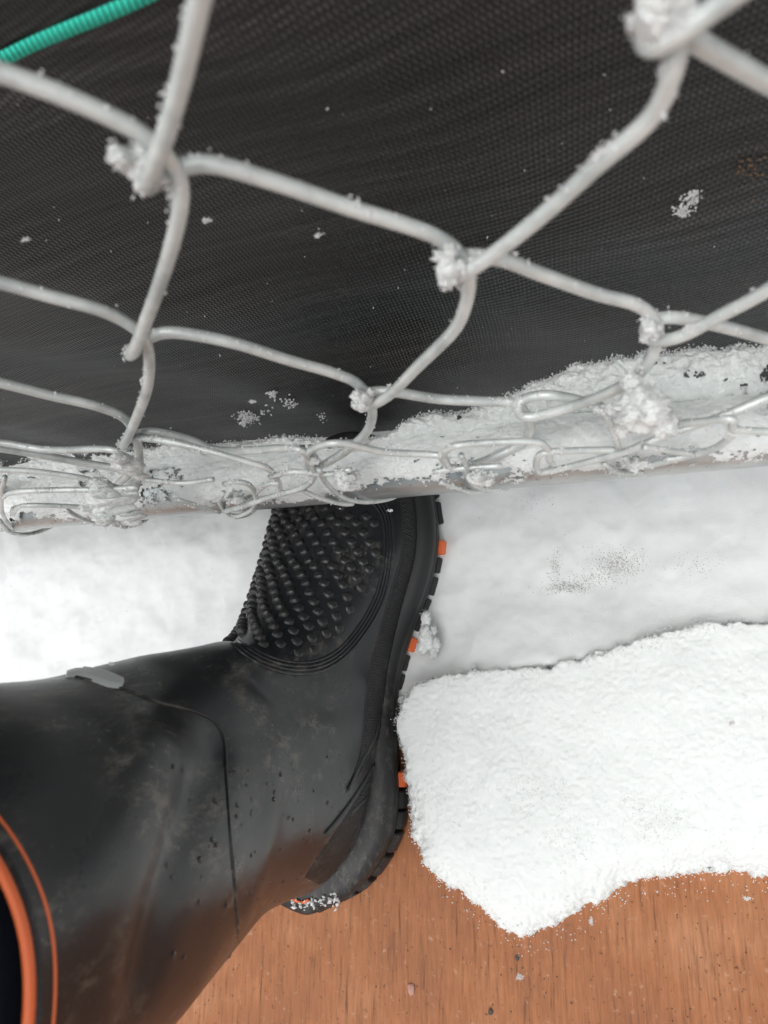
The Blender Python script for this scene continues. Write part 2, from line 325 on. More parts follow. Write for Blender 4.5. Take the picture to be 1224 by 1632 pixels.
# scraps stuck to it
def scraps(px, py, n, spread, size, mat, name):
    P = []
    for _ in range(n):
        h = cast(fab_bvh, px+random.gauss(0, spread), py+random.gauss(0, spread*1.3))[0]
        if h: P.append((h.x, h.y-.0005, h.z))
    return grains(name, P, size, mat)
def on_fab(px, py): return cast(fab_bvh, px, py)[0]
o = scraps(1192, 268, 34, 17, .0004, M_LEAF, 'leaf_scraps'); tag(o, 'tiny brown dry plant scraps stuck to the black cloth, upper right', 'debris')
P = []
for _ in range(150):
    v = random.random(); h = on_fab(1108-v*22+random.gauss(0, 4+4*math.sin(v*3)), 302+v*42)
    P.append((h.x, h.y-.0004, h.z))
o = grains('frost_patch', P, .00045, M_GRAIN); tag(o, 'small pale frost patch on the black cloth, upper right', 'frost')
for cx, cy, n, sp, lb in ((393,665,170,8,'largest crumb of snow stuck to the cloth above the rail, left of the boot toe'), (434,627,40,4,'small round snow crumb on the cloth above the larger crumb'), (462,640,40,6,'thin scattered snow crumb right of the larger crumb on the cloth'), (425,655,14,7,'faint trail of snow specks beside the largest crumb'), (513,663,14,4,'tiny lone snow speck on the cloth just above the boot toe')):
    P = []
    for _ in range(n):
        h = on_fab(cx+random.gauss(0, sp), cy+random.gauss(0, sp*.7)); P.append((h.x, h.y-random.random()*.0015, h.z))
    tag(grains('snow_crumb', P, .0007, M_GRAIN), lb, 'snow')
P = []
for _ in range(60):
    h = on_fab(random.uniform(0, 1224), random.uniform(80, 640)); P.append((h.x, h.y-.0004, h.z))
tag(grains('snow_specks', P, .00028, M_GRAIN), 'fine snow specks dotted over the black cloth', 'snow')

# ------------------------------------------------------------------ the gate: bottom rail and zigzag wires
gate = empty('chain_link_gate', (0, 0, .15)); tag(gate, 'galvanised chain-link gate with white frosted wires and a snowy bottom rail', 'gate')
gate_inv = Vector((0, 0, -.15))
pa = aty(0, 808, 0); pb = aty(1224, 684, 0); pdir = (pb-pa).normalized(); PR = .0150
def pipe_pt(x): return pa+pdir*((x-pa.x)/pdir.x)
V, Fc = tube_geo([tuple(pipe_pt(x)+gate_inv) for x in np.linspace(-.75, .62, 60)], PR, 40)
rail = mesh_obj('bottom_rail', V, Fc, M_PIPE, gate)
# strand data in pixels: (x, y, depth) with depth in mm, minus = towards the viewer
W = {}
W['a'] = [(345,-110,-2),(318,0,-2.5),(288,130,-2.5),(262,220,-3),(238,278,-2),(229,296,0),(240,296,2),(262,276,3),(300,264,3),(350,264,2.5),(450,294,2.5),(560,332,2.5),(650,360,2.5),(700,380,2),(732,405,1.5),(747,438,-.5),(743,482,-2),(722,528,-2.5),(665,585,-2.5),(620,630,-3),(585,648,-2),(570,645,0),(580,628,3),(620,624,3),(700,636,2.5),(780,640,2.5),(818,642,2),(838,660,.5),(845,685,-1),(828,708,-2.5),(775,733,-8),(730,745,-14),(712,742,-15),(706,728,-15),(722,712,-15),(770,706,-14),(850,704,-14),(872,715,-15),(877,735,-18)]
W['b'] = [(-90,85,2.5),(0,115,2.5),(90,148,2.5),(180,188,2.5),(240,224,2.5),(275,262,2),(288,298,0),(284,350,-2),(262,430,-2.5),(235,505,-3),(215,555,-2),(207,566,0),(216,560,2),(238,538,3),(280,530,3),(370,546,2.5),(460,574,2.5),(530,594,2.5),(570,612,2),(592,645,.5),(588,682,-1),(560,712,-3),(520,738,-8),(495,748,-14),(488,738,-15),(495,718,-15),(540,706,-15),(610,720,-14),(680,724,-14),(706,728,-15),(714,742,-16)]
W['c'] = [(-90,430,2.5),(0,450,2.5),(80,472,2.5),(160,494,2.5),(205,516,2.5),(230,540,2),(238,575,0),(234,620,-2),(218,665,-2.5),(202,700,-3),(196,710,0),(205,700,3),(240,688,3),(300,700,2),(345,718,-2),(400,718,-8),(450,714,-12),(480,718,-15),(492,735,-15),(500,760,-17),(480,778,-18),(430,792,-18),(390,806,-18),(360,814,-17)]
W['d'] = [(-90,592,2.5),(0,610,2.5),(80,630,2.5),(150,646,2.5),(195,664,2.5),(214,690,1),(222,730,-4),(218,775,-12),(204,800,-17),(196,818,-17)]
W['e'] = [(1010,-110,2.5),(1045,-30,2.5),(1078,20,2),(1082,60,0),(1070,120,-2),(1035,190,-2.5),(950,265,-2.5),(870,338,-2.5),(790,402,-3),(735,438,-2),(708,442,0),(712,418,2),(745,408,3),(800,414,3),(860,436,2.5),(950,468,2.5),(1010,484,2.5),(1040,505,1.5),(1048,535,0),(1035,575,-2),(1000,610,-2.5),(940,638,-2.5),(870,660,-2.5),(836,664,-2),(826,652,0),(836,636,3),(880,630,3),(950,646,1),(1000,668,-5),(1060,676,-10),(1120,672,-13),(1165,668,-15),(1172,684,-16),(1230,688,-16),(1300,688,-16)]
W['f'] = [(1340,-110,-2.5),(1224,-45,-2.5),(1150,5,-2.5),(1090,48,-3),(1045,72,-2),(1028,66,0),(1035,48,2),(1080,50,3),(1130,78,2.5),(1224,132,2.5),(1330,190,2.5)]
W['g'] = [(1340,385,-2.5),(1224,462,-2.5),(1150,502,-2.5),(1090,534,-3),(1050,543,-2),(1030,534,0),(1035,514,2),(1075,506,3),(1150,520,2.5),(1224,540,2.5),(1330,568,2.5)]
W['h'] = [(1340,590,-3),(1224,634,-6),(1150,664,-10),(1090,684,-13),(1030,706,-16),(990,722,-17),(930,738,-17),(880,750,-17),(860,752,-17),(855,738,-17),(866,722,-16),(920,718,-15),(985,717,-15)]
W['i'] = [(-90,694,-1),(0,705,-2),(80,717,-5),(170,716,-9),(200,730,-11),(212,748,-13)]
W['j'] = [(216,696,-2),(270,704,-6),(330,718,-10),(400,738,-14),(428,748,-15),(443,768,-16),(446,785,-17)]
W['k'] = [(-60,742,-12),(0,748,-13),(60,752,-13),(130,762,-14),(190,778,-15)]
W['l'] = [(-30,820,-16),(0,795,-16),(25,784,-16),(90,781,-16),(160,780,-16),(220,777,-16)]
W['m'] = [(1165,688,-16),(1160,700,-17),(1135,716,-17),(1090,728,-17),(1040,740,-17),(1000,745,-17)]
TIES = [[(20,820,-16),(30,808,-17),(60,805,-17),(130,808,-16),(150,808,-16)],
        [(108,814,-17),(130,826,-17),(150,832,-16),(170,836,-14)],
        [(0,830,-17),(12,846,-17),(35,852,-14),(60,848,-10),(90,836,-4)],
        [(8,760,-12),(2,790,-16),(4,820,-17),(20,845,-15)],
        [(182,836,-15),(200,840,-12),(225,832,-6),(244,820,0)],
        [(283,796,-17),(320,808,-17),(350,816,-16)],
        [(356,772,-17),(380,768,-17),(400,775,-17),(408,795,-17),(400,812,-17),(380,822,-15),(362,818,-14),(350,800,-16),(356,785,-17)],
        [(376,824,-15),(395,820,-10),(412,806,-3)],
        [(408,785,-17),(425,772,-17),(445,770,-17)],
        [(484,782,-17),(510,794,-17),(545,803,-16),(562,803,-14)],
        [(508,748,-17),(520,770,-17),(545,792,-17),(580,800,-16),(620,795,-12),(645,782,-6)],
        [(702,768,-17),(730,778,-17),(750,784,-16),(775,782,-13)],
        [(740,745,-17),(748,765,-17),(768,778,-16),(800,780,-13),(820,770,-6)],
        [(735,725,-16),(742,740,-17),(752,760,-17)],
        [(945,650,-12),(965,660,-14),(978,690,-16),(985,712,-17)],
        [(1025,712,-18),(1065,718,-18),(1100,724,-18),(1098,727,-18),(1060,732,-18)],
        [(962,738,-17),(985,752,-16),(1010,753,-14),(1030,750,-11)],
        [(996,728,-17),(1005,745,-17),(1030,756,-14),(1055,750,-10)],
        [(1030,754,-14),(1055,748,-10),(1062,742,-6)]]
TIES += [[(430,760,-16),(470,752,-17),(520,756,-17),(560,748,-16)], [(690,752,-17),(740,746,-17),(800,742,-17)], [(230,764,-16),(290,770,-17),(340,764,-17)]]
PXZ = {}
def px_path(pts, n=7):
    P = []
    for x, y, dmm in pts: P.append(tuple(aty(x, y, dmm/1000.0)+gate_inv))
    return catmull(P, n)
wire_pts = []
def zig(P0, dirn, up):   # carry a wire on beyond the frame, knot by knot
    out = []; p = Vector(P0)
    return out
A0 = aty(258, 282, 0); HV = .1147
def apex(u, v, side):       # three points of a hooked bend, top to bottom; side = -1 when the bend points left
    x = A0.x+u-side*.002; z = A0.z-v*HV-.15
    return [(x-side*.010, -.002*side*-1, z+.011), (x+side*.004, .0, z), (x-side*.010, .002*side*-1, z-.011)]
def run(u, v, side, vmin=-5.2):   # bends above the frame, listed from the top downwards
    rows = []
    while v > vmin: rows.append(apex(u, v, side)); u += -.05*side; v -= .5; side = -side
    return [p for r_ in rows[::-1] for p in r_]
UPW = {'a': (.05, -.5, 1), 'b': (-.05, -.5, -1), 'c': (-.10, 0, -1), 'd': (-.15, .5, -1), 'e': (.05, -.5, -1), 'f': (.15, -.5, 1)}
def raw(pts): return [tuple(aty(x, y, d/1000.0)+gate_inv) for x, y, d in pts]
for key, pts in W.items():
    if key in 'gh': continue
    P_ = raw(pts)
    if key in UPW: P_ = run(*UPW[key])+P_
    if key == 'f': P_ = P_+apex(.15, .5, 1)+raw(W['g'])+apex(.152, 1.45, 1)+raw(W['h'])
    path = catmull(P_, 7)
    r = .00195 if key in 'abcdefgh' else .0016
    # strands get thinner where they are knuckled round the rail
    rr = np.array([r if abs(p[1]) < .006 else max(.0014, r-.0006*min(1, (abs(p[1])-.006)/.008)) for p in path])
    V, Fc = tube_geo(path, rr, 14); mesh_obj('wire', V, Fc, M_WIRE, gate); wire_pts.append((path, rr))
for pts in TIES:
    path = px_path(pts, 6); V, Fc = tube_geo(path, .0012, 10); mesh_obj('tie_wire', V, Fc, M_WIRE, gate); wire_pts.append((path, np.full(len(path), .00135)))
# the mesh continues past the frame on both sides
for j in (-9,-8,-7,-6,-5,-4, 3,4,5,6,7,8):
    uL = .05*j; P_ = []; v = -5.0
    while v < 1.7:
        even = (int(round(v*2))+j) % 2 == 0
        P_ += apex(uL if even else uL+.05, v, -1 if even else 1); v += .5
    V, Fc = tube_geo(catmull(P_, 4), .00195, 8); mesh_obj('wire', V, Fc, M_WIRE, gate)

# snow lying on the rail: a ragged band following pixels of its rear and front edge
def band_snow(rear, front, name, label, thick=.006, holes=0.0, seed=1, zlift=0.0):
    ra = catmull([(*p,) for p in rear], 10); fa = catmull([(*p,) for p in front], 10)
    n = 1000; m_ = 70
    def samp(C, t): i = t*(len(C)-1); k = min(int(i), len(C)-2); return C[k]*(1-(i-k))+C[k+1]*(i-k)
    V = np.zeros((n, m_, 3)); ok = np.ones((n, m_), bool)
    for i in range(n):
        t = i/(n-1); R3 = samp(ra, t); F3 = samp(fa, t)
        nz1 = float(fbm(np.array([t*3.1]), np.array([seed*1.7]), 24, 4, seed)[0])*.0035; nz2 = float(fbm(np.array([t*3.1]), np.array([seed+5.3]), 30, 4, seed+2)[0])*.0018
        for j in range(m_):
            s = j/(m_-1); P = R3*(1-s)+F3*s; P = P+np.array([0, nz1*(1-s)+nz2*s, 0]); prof = (1-abs(2*s-1)**2.4)**.5
            V[i, j] = P+np.array([0, -.15*thick*prof, prof*thick])
    X = V[..., 0]; Yy = V[..., 1]; S = np.linspace(0, 1, m_)[None, :]; edge = np.minimum(1, 6*np.minimum(S, 1-S))
    V[..., 2] += (fbm(X, Yy, 60, 4, seed+7, .6)*.0022+fbm(X, Yy, 330, 3, seed+9, .7)*.0032+fbm(X, Yy, 120, 4, seed+19, .65)*.0030)*edge
    hol = fbm(X, Yy, 150, 5, seed+11, .75)+fbm(X, Yy, 28, 2, seed+15)*.8; thr = holes
    ok = hol > thr if holes > -5 else ok
    Vf = V.reshape(-1, 3); idx = np.arange(n*m_).reshape(n, m_)
    Fc = np.stack([idx[:-1, :-1], idx[1:, :-1], idx[1:, 1:], idx[:-1, 1:]], -1).reshape(-1, 4); okf = ok.reshape(-1); Fc = Fc[okf[Fc].all(1)]
    used = np.zeros(n*m_, bool); used[Fc] = True; mp = np.cumsum(used)-1
    o = mesh_obj(name, Vf[used], mp[Fc], M_BANK); tag(o, label, 'snow', kind='stuff')
    pr = np.broadcast_to(np.where((S < .10) | (S > .95), .8, .06), (n, m_)).reshape(-1); kk = (rs.rand(n*m_) < pr) & used
    G = Vf[kk]+rs.normal(size=(kk.sum(), 3))*.0008
    return o, G
def P3(px, py, z): return tuple(atz(px, py, z))
zr = .15+PR
rear = []; front = []
for x in np.linspace(-500, 1650, 54):
    t = x/1224.0; rz = pipe_pt(aty(x, 808-124*t, 0).x).z
    front.append(P3(x, (822-136*t)-28, rz+PR*.55)); 
    yr = np.interp(x, [-500,-80,0,60,200,330,430,500,530,570,610,640,680,760,840,920,1060,1224,1300,1650], [815,746,742,728,716,716,706,700,712,716,711,692,664,650,618,578,560,548,540,505])
    rear.append(P3(x, yr+ (4 if x > 700 else -2), rz+PR*.9))
# piece 1: a crust wrapped over the top and front of the rail, broken near its lower edge
n, m_ = 1700, 120; xs_ = np.linspace(-.62, .50, n); th = np.radians(np.linspace(18, 165, m_)); Xc, TH = np.meshgrid(xs_, th, indexing='ij')
crn = fbm(Xc, TH*.02, 60, 5, 61, .62); lowfade = np.clip((TH-np.radians(20))/np.radians(38), 0, 1)
tk = .0003+.0022*np.sin(np.clip((TH-.3)/2.4, 0, 1)*math.pi)*(1+crn)+.0007*fbm(Xc, TH*.02, 420, 3, 63, .6)
okc = (crn+.45*fbm(Xc, TH*.02, 16, 2, 67)+fbm(Xc, TH*.02, 520, 3, 69, .75)*.5) > (-.60+.78*(1-lowfade))
cc_ = np.array([pipe_pt(x)[:] for x in xs_]); rr_ = PR+tk
V = np.stack([cc_[:, 0][:, None]+0*TH, cc_[:, 1][:, None]-np.cos(TH)*rr_, cc_[:, 2][:, None]+np.sin(TH)*rr_], -1)
idx = np.arange(n*m_).reshape(n, m_); Fc = np.stack([idx[:-1, :-1], idx[1:, :-1], idx[1:, 1:], idx[:-1, 1:]], -1).reshape(-1, 4); okf = okc.reshape(-1); Fc = Fc[okf[Fc].all(1)]
used = np.zeros(n*m_, bool); used[Fc] = True; mp = np.cumsum(used)-1; V = V.reshape(-1, 3)
tag(mesh_obj('rail_snow', V[used], mp[Fc], M_BANK), 'crusty snow lying along the top of the gate bottom rail', 'snow', kind='stuff')
okn = okc.astype(int); nb = (okn+np.roll(okn, 2, 0)+np.roll(okn, -2, 0)+np.roll(okn, 2, 1)+np.roll(okn, -2, 1)).reshape(-1); kk = (rs.rand(n*m_) < np.where(nb < 5, .30, .02)) & used; G1 = V[kk]+rs.normal(size=(kk.sum(), 3))*.0004
o, G2 = band_snow(rear, [tuple(np.array(a)*.30+np.array(b)*.70+np.array((0,0,-.004))) for a, b in zip(rear, front)], 'heaped_snow', 'heaped loose snow caught between the bottom rail and the black cloth', .009, -.50, 17)
G = np.concatenate([G1, G2]); tag(grains('rail_snow_grains', G, .00038, M_GRAIN, elong=2.6), 'loose snow crystals fringing the snow along the rail', 'snow')
# frost on the wires
P = []
for path, rr in wire_pts:
    for i in range(len(path)):
        if random.random() < .55:
            c0 = path[i]
            for _ in range(random.choice((1, 2, 4))):
                a = random.gauss(0, .9); P.append((c0[0]+math.sin(a)*rr[i]+random.gauss(0, .0006), c0[1]+random.gauss(0, .0009), c0[2]+.15+math.cos(a)*rr[i]+random.gauss(0, .0002)))
for path, rr in wire_pts:
    i = 4
    while i < len(path)-2:
        c0 = path[i]; L_ = random.uniform(.0006, .0022)
        for _ in range(int(10+L_*22000)):
            a = random.gauss(-.5, .7); e_ = rr[i]*1.0+abs(random.gauss(0, .0004)); dv_ = (path[i+1]-path[i]); dv_ = dv_/(np.linalg.norm(dv_)+1e-9)*random.gauss(0, L_)
            P.append((c0[0]+math.sin(a)*e_+dv_[0], c0[1]+random.gauss(0, .0005)+dv_[1], c0[2]+.15+math.cos(a)*e_+dv_[2]))
        i += random.randint(9, 50)
tag(grains('wire_frost', P, .00042, M_GRAIN), 'frost crystals clinging to the upper sides of the fence wires', 'frost')
# snow clumps on the knots
def fluffy(name, c0, size, label, stretch, ng):
    bm = bmesh.new(); bmesh.ops.create_icosphere(bm, subdivisions=5, radius=1)
    V = np.array([v.co[:] for v in bm.verts]); Fc = np.array([[l.index for l in f.verts] for f in bm.faces]); bm.free()
    sd = rs.rand()*50; n = fbm(V[:, 0]+V[:, 2]*.7+sd, V[:, 1]+V[:, 2]*.6, 1.3, 5, 5, .7)
    V = V*(.80+.75*n)[:, None]*.72; parts = [V]; fcs = [Fc]
    for q in range(6):
        d_ = rs.normal(size=3); d_ /= np.linalg.norm(d_); r_ = .28+.3*rs.rand(); n2 = fbm(V[:, 0]*2+q, V[:, 1]*2+V[:, 2], 1.5, 4, 7+q, .7)
        parts.append(V*(1+.5*n2)[:, None]*r_+d_*(.55+.35*rs.rand())); fcs.append(Fc+len(V)*(q+1))
    V = np.vstack(parts)*np.array(stretch)*size; Fc = np.vstack(fcs)
    o = mesh_obj(name, V, Fc, M_BANK); o.location = c0; tag(o, label, 'snow')
    ng = int(ng*.45); k = rs.randint(0, len(V), ng); grains('snow_crystals', V[k]*(1+np.abs(rs.normal(size=ng))*.07)[:, None]+rs.normal(size=(ng, 3))*.0004, .00036, M_GRAIN, o, 2.8); return o
def clump(px, py, ymm, size, label, stretch=(1,1,1), ng=260):
    return fluffy('snow_clump', aty(px, py, ymm/1000.0), size, label, stretch, ng)
clump(226, 264, 1.5, .0060, 'small snow clump on the upper left wire crossing', (.9,.8,1.3))
clump(1050, 14, 0, .0060, 'snow clump on the wire crossing at the top right of the frame', (.9,.8,1.4))
clump(714, 425, -2, .0050, 'snow clump on the central wire crossing below the top right one', (.9,.8,1.2))
clump(1036, 524, -2, .0042, 'snow clump on the right wire crossing above the rail', (.9,.8,1.1))
clump(575, 632, -3, .0055, 'snow clump on the wire crossing right above the boot toe', (.9,.8,1.2))
clump(212, 558, 0, .0024, 'tiny snow clump on the left wire crossing above the rail', (.9,.8,1.1), 120)
clump(494, 728, -14, .0042, 'snow clump on the mesh crossing on the rail left of the toe', (1.1,.8,1), 200)
clump(205, 745, -15, .0080, 'snow clump around the wires leaning over the rail at left', (.9,.8,1.5), 300)
clump(176, 798, -21, .0150, 'largest snow clump hanging on the rail at left', (1.25,.7,1.1), 700)
clump(553, 770, -20, .0064, 'snow clump on the rail directly above the boot', (1,.8,1.2), 300)
clump(765, 758, -20, .0070, 'snow clump on the rail to the right of the boot toe', (1,.8,1), 300)
clump(1018, 652, -15, .0120, 'largest snow clump heaped on the rail at right', (1.2,.8,1.1), 700)
clump(375, 795, -16, .0056, 'gritty snow clump inside the wire loop on the rail', (.9,.7,1), 300)
clump(1012, 738, -16, .0050, 'small snow clump under the rail on the right tie wire', (1,.8,.7), 200)

# ------------------------------------------------------------------ the rubber boot
boot = empty('rubber_boot', (-.11, -.08, 0)); tag(boot, 'scuffed black rubber boot with orange trim and studded instep pushed under the gate', 'boot')
BO = np.array([-.11, -.08, 0])
ST = [  # front/top (y,z), back/bottom (y,z), half width, centre x, lower squareness
 ((.064,.034),(.062,.020),.010,-.096),
 ((.060,.050),(.056,.015),.030,-.096),
 ((.044,.062),(.042,.014),.0425,-.097),
 ((.015,.068),(.012,.014),.0495,-.098),
 ((-.015,.076),(-.020,.014),.0515,-.1005),
 ((-.042,.089),(-.055,.016),.048,-.106),
 ((-.060,.103),(-.095,.018),.044,-.1105),
 ((-.072,.117),(-.135,.019),.0425,-.113),
 ((-.080,.132),(-.175,.020),.0425,-.116),
 ((-.081,.147),(-.205,.026),.043,-.117),
 ((-.084,.162),(-.220,.047),.043,-.118),
 ((-.087,.177),(-.220,.077),.046,-.122),
 ((-.090,.192),(-.221,.110),.051,-.126),
 ((-.095,.212),(-.229,.147),.056,-.128),
 ((-.101,.240),(-.240,.190),.061,-.128),
 ((-.107,.275),(-.251,.245),.066,-.128),
 ((-.113,.306),(-.257,.290),.0685,-.128),
 ((-.114,.316),(-.258,.304),.069,-.128)]
arr = np.array([[a[0], a[1], b[0], b[1], w_, cx] for a, b, w_, cx in ST]); NR = 14; C = catmull(arr, NR); NA = 144
def ring_point(row, ang, i):
    ty, tz, by, bz, w_, cx = row; ft = np.clip(i/(len(C)-1)*17, 0, 17)
    foot = np.clip((10.0-ft)/3.0, 0, 1)                    # 1 in the foot, 0 in the shaft
    ca, sa = np.cos(ang), np.sin(ang)
    e = np.where(ca < 0, 1-.50*foot, 1-.06*foot); 
    cc = np.sign(ca)*np.abs(ca)**e; ss = np.sign(sa)*np.abs(sa)**np.where(ca < 0, 1-.45*foot, 1.0)
    # widest part low down in the foot
    sh = -.30*foot; k = (cc+sh)/(1+abs(sh)) if False else cc
    my, mz = (ty+by)/2, (tz+bz)/2; hy, hz = (ty-by)/2, (tz-bz)/2
    kk = np.where(cc > 0, cc*(1+.25*foot)-.25*foot, cc*(1-.25*foot)-.25*foot)
    return np.stack([cx+w_*ss, my+hy*kk, mz+hz*kk], -1)
ANG = np.linspace(0, 2*math.pi, NA, endpoint=False)
UV = np.array([ring_point(C[i], ANG, i) for i in range(len(C))])
NRG = len(C)
def vert_normals(UV):
    du = np.gradient(UV, axis=0); dv = (np.roll(UV, -1, 1)-np.roll(UV, 1, 1)); n = np.cross(dv, du); n /= np.linalg.norm(n, axis=2)[..., None]+1e-12
    return n
def quads(nr, na): 
    idx = np.arange(nr*na).reshape(nr, na); r = np.roll(idx, -1, 1)
    return np.stack([idx[:-1], r[:-1], r[1:], idx[1:]], -1).reshape(-1, 4)
QF = quads(NRG, NA)
Nn = vert_normals(UV)
cen = UV.mean(1, keepdims=True); 
if ((UV-cen)*Nn).sum() < 0: Nn = -Nn; QF = QF[:, ::-1]
def mk_bvh(): return BVHTree.FromPolygons([tuple(v) for v in UV.reshape(-1, 3)], [tuple(int(i) for i in f) for f in QF])
bvh0 = mk_bvh()
def poly3(px, n=10):
    out = []
    for p in catmull([(x, y) for x, y in px], n):
        h, nn = cast(bvh0, p[0], p[1])
        if h: out.append(h[:])
    return np.array(out)
def dent(px, amp, rad):
    global UV
    L = poly3(px)
    if not len(L): return
    P = UV.reshape(-1, 3); d = np.min(np.linalg.norm(P[:, None]-L[None], axis=2), 1).reshape(NRG, NA); UV = UV+Nn*(amp*np.exp(-(d/rad)**2))[..., None]
_w = np.clip((np.arange(NRG)-12.5*NR)/(4.5*NR), 0, 1)**1.4
UV[..., 2] += _w[:, None]*.066*(1-np.clip(np.sin(ANG), -1, 1))[None]**1.15*.62
bvh0 = mk_bvh()
dent([(350,1200),(325,1250),(290,1330),(262,1420),(235,1540)], -.0045, .011)      # deep diagonal fold
dent([(245,1180),(200,1290),(150,1420)], .0028, .016)
dent([(440,1210),(430,1330),(400,1440)], .0020, .014)
dent([(400,1080),(460,1120),(520,1130),(570,1120)], -.0016, .008)
dent([(140,1150),(210,1230),(300,1240)], -.0012, .010)
wob = (np.sin(UV[..., 2]*46+ANG[None]*2)*.0006+np.sin(UV[..., 2]*90-ANG[None]*3+1)*.0004)*np.clip((UV[..., 2]-.1)/.08, 0, 1)
UV = UV+Nn*wob[..., None]
Nn2 = vert_normals(UV)
if (Nn2*Nn).sum() < 0: Nn2 = -Nn2
Nn = Nn2
# toe closed, top turned in to a rim and lined
inner = [UV[-1]-Nn[-1]*.0035+np.array([0,0,-.001])]
for q in range(1, 14): inner.append(UV[-1-q*4]-Nn[-1-q*4]*.0045)
UVall = np.concatenate([UV, np.array([UV[-1]-Nn[-1]*.0015+np.array([0,0,.002])]), np.array(inner)]); QA = quads(len(UVall), NA)
if (QF[0] != quads(2, NA)[0]).any(): QA = QA[:, ::-1]
Vv = UVall.reshape(-1, 3)-BO; tip = Vv[:NA].mean(0)+np.array([0, .001, 0]); Vv = np.concatenate([Vv, [tip]])
Fl = [tuple(f) for f in QA.tolist()]+[(len(Vv)-1, (k+1) % NA, k) for k in range(NA)]
upper = mesh_obj('upper', Vv, Fl, M_RUB, boot)
bvh = mk_bvh()
def surf(px, py):
    h, n = cast(bvh, px, py)
    if h is None: return None
    if n.dot(CAM-h) < 0: n = -n
    return np.array(h[:]), np.array(n[:])
def surf_path(px, n=8, off=0.0):
    P = []; N = []
    for p in catmull(px, n):
        s = surf(p[0], p[1])
        if s: 
            if P and np.linalg.norm(s[0]-BO-P[-1]) > .03: continue
            P.append(s[0]+s[1]*off-BO); N.append(s[1])
    return np.array(P), np.array(N)
def ridge(name, px, r, mat, flat=.7, off=0.0, parent=None, n=10):
    P, N = surf_path(px, n, off)
    if len(P) < 3: return None
    for _ in range(2): P[1:-1] = (P[:-2]+P[1:-1]*2+P[2:])/4; 
    rr = np.full(len(P), r); rr[0] *= .3; rr[-1] *= .3
    V, Fc = tube_geo(P, rr, 8, True, flat, N); return mesh_obj(name, V, Fc, mat, parent or boot)
def patch(name, A_, B_, off, mat, parent=None, n=60, m_=14):
    a = catmull(A_, 12); b = catmull(B_, 12); V = np.zeros((n, m_, 3)); ok = np.zeros((n, m_), bool)
    for i in range(n):
        t = i/(n-1); pa_ = a[int(t*(len(a)-1))]; ia = t*(len(a)-1); k = min(int(ia), len(a)-2); pa_ = a[k]*(1-(ia-k))+a[k+1]*(ia-k); ib = t*(len(b)-1); k = min(int(ib), len(b)-2); pb_ = b[k]*(1-(ib-k))+b[k+1]*(ib-k)
        for j in range(m_):
            s = j/(m_-1); p = pa_*(1-s)+pb_*s; h = surf(p[0], p[1])
            if h: V[i, j] = h[0]+h[1]*(off if 0 < i < n-1 and 0 < j < m_-1 else -.0006)-BO; ok[i, j] = True
    idx = np.arange(n*m_).reshape(n, m_); Fc = np.stack([idx[:-1, :-1], idx[1:, :-1], idx[1:, 1:], idx[:-1, 1:]], -1).reshape(-1, 4); o_ = ok.reshape(-1); Fc = Fc[o_[Fc].all(1)]
    Vf = V.reshape(-1, 3); e = np.linalg.norm(Vf[Fc]-Vf[np.roll(Fc, 1, 1)], axis=2).max(1); Fc = Fc[e < .02]
    used = np.zeros(n*m_, bool); used[Fc] = True; mp = np.cumsum(used)-1
    return mesh_obj(name, Vf[used], mp[Fc], mat, parent or boot)
# textured side panel
patch('side_panel', [(628,778),(640,830),(640,880),(628,930),(615,975),(602,1020),(590,1065),(583,1110),(579,1150),(574,1200),(563,1235)],
      [(672,770),(679,830),(676,880),(662,930),(648,975),(634,1015),(625,1060),(620,1110),(618,1145),(598,1190),(566,1245)], .0005, M_KNIT)
patch('heel_panel', [(612,1190),(590,1235),(558,1285),(528,1330),(500,1370),(484,1400)], [(617,1200),(614,1250),(604,1300),(585,1345),(556,1385),(505,1412)], .0006, M_KNIT, n=40)
for p in ([(640,812),(642,870),(632,915),(617,965),(604,1012),(592,1060),(584,1110),(580,1150),(575,1200),(562,1240)],):
    ridge('panel_edge', p, .0008, M_SOLE)
for p in ([(604,1150),(594,1180),(575,1215),(552,1262)], [(609,1185),(592,1225),(566,1268),(536,1308),(515,1332)], [(610,1235),(585,1268),(555,1300)]):
    ridge('side_rib', p, .0015, M_RUB, 1.0)
# rand lines above the midsole
for q, (dx, r_) in enumerate(((0, .0011), (9, .0007))):
    ridge('rand_line', [(674+dx,770),(683+dx,820),(682+dx,860),(676+dx,905),(660+dx,955),(643+dx,1000),(631+dx,1045),(624+dx,1100),(621+dx,1150),(620+dx*.6,1200),(617+dx*.6,1260),(603+dx*.6,1320),(575+dx*.5,1368),(535+dx*.4,1398)], r_, M_RUB)
# contour ridges round the instep panel
base_u = [(344,1002),(372,1012),(400,1030),(430,1047),(468,1056),(508,1052),(545,1030),(580,985),(603,935),(612,880),(610,830),(592,800),(560,788),(520,784),(480,792)]
for q in range(4):
    cx0, cy0 = 520, 880; s_ = 1+q*.055
    pts = []
    for k, (x, y) in enumerate(base_u):
        e = q*6.2; dx, dy = x-cx0, y-cy0; L = math.hypot(dx, dy); f_ = .35 if k == 0 else (.75 if k == 1 else 1)
        pts.append((x+dx/L*e*.75*f_, y+dy/L*e*f_))
    ridge('contour_ridge', pts[1:] if q else pts, .0009, M_RUB, 1.0, 0, n=12)
# ankle seam
ridge('ankle_seam', [(118,1078),(160,1088),(210,1102),(255,1120),(300,1131),(340,1148),(357,1178),(361,1240),(366,1320),(373,1400),(378,1460),(380,1510),(374,1536)], .0008, M_RUB, .9)
# grey reflective tab
rp = patch('reflector', [(104,1074),(125,1066),(150,1067),(175,1073),(200,1086)], [(104,1080),(125,1080),(150,1088),(172,1096),(194,1098)], .0016, M_REFL, n=28, m_=8)

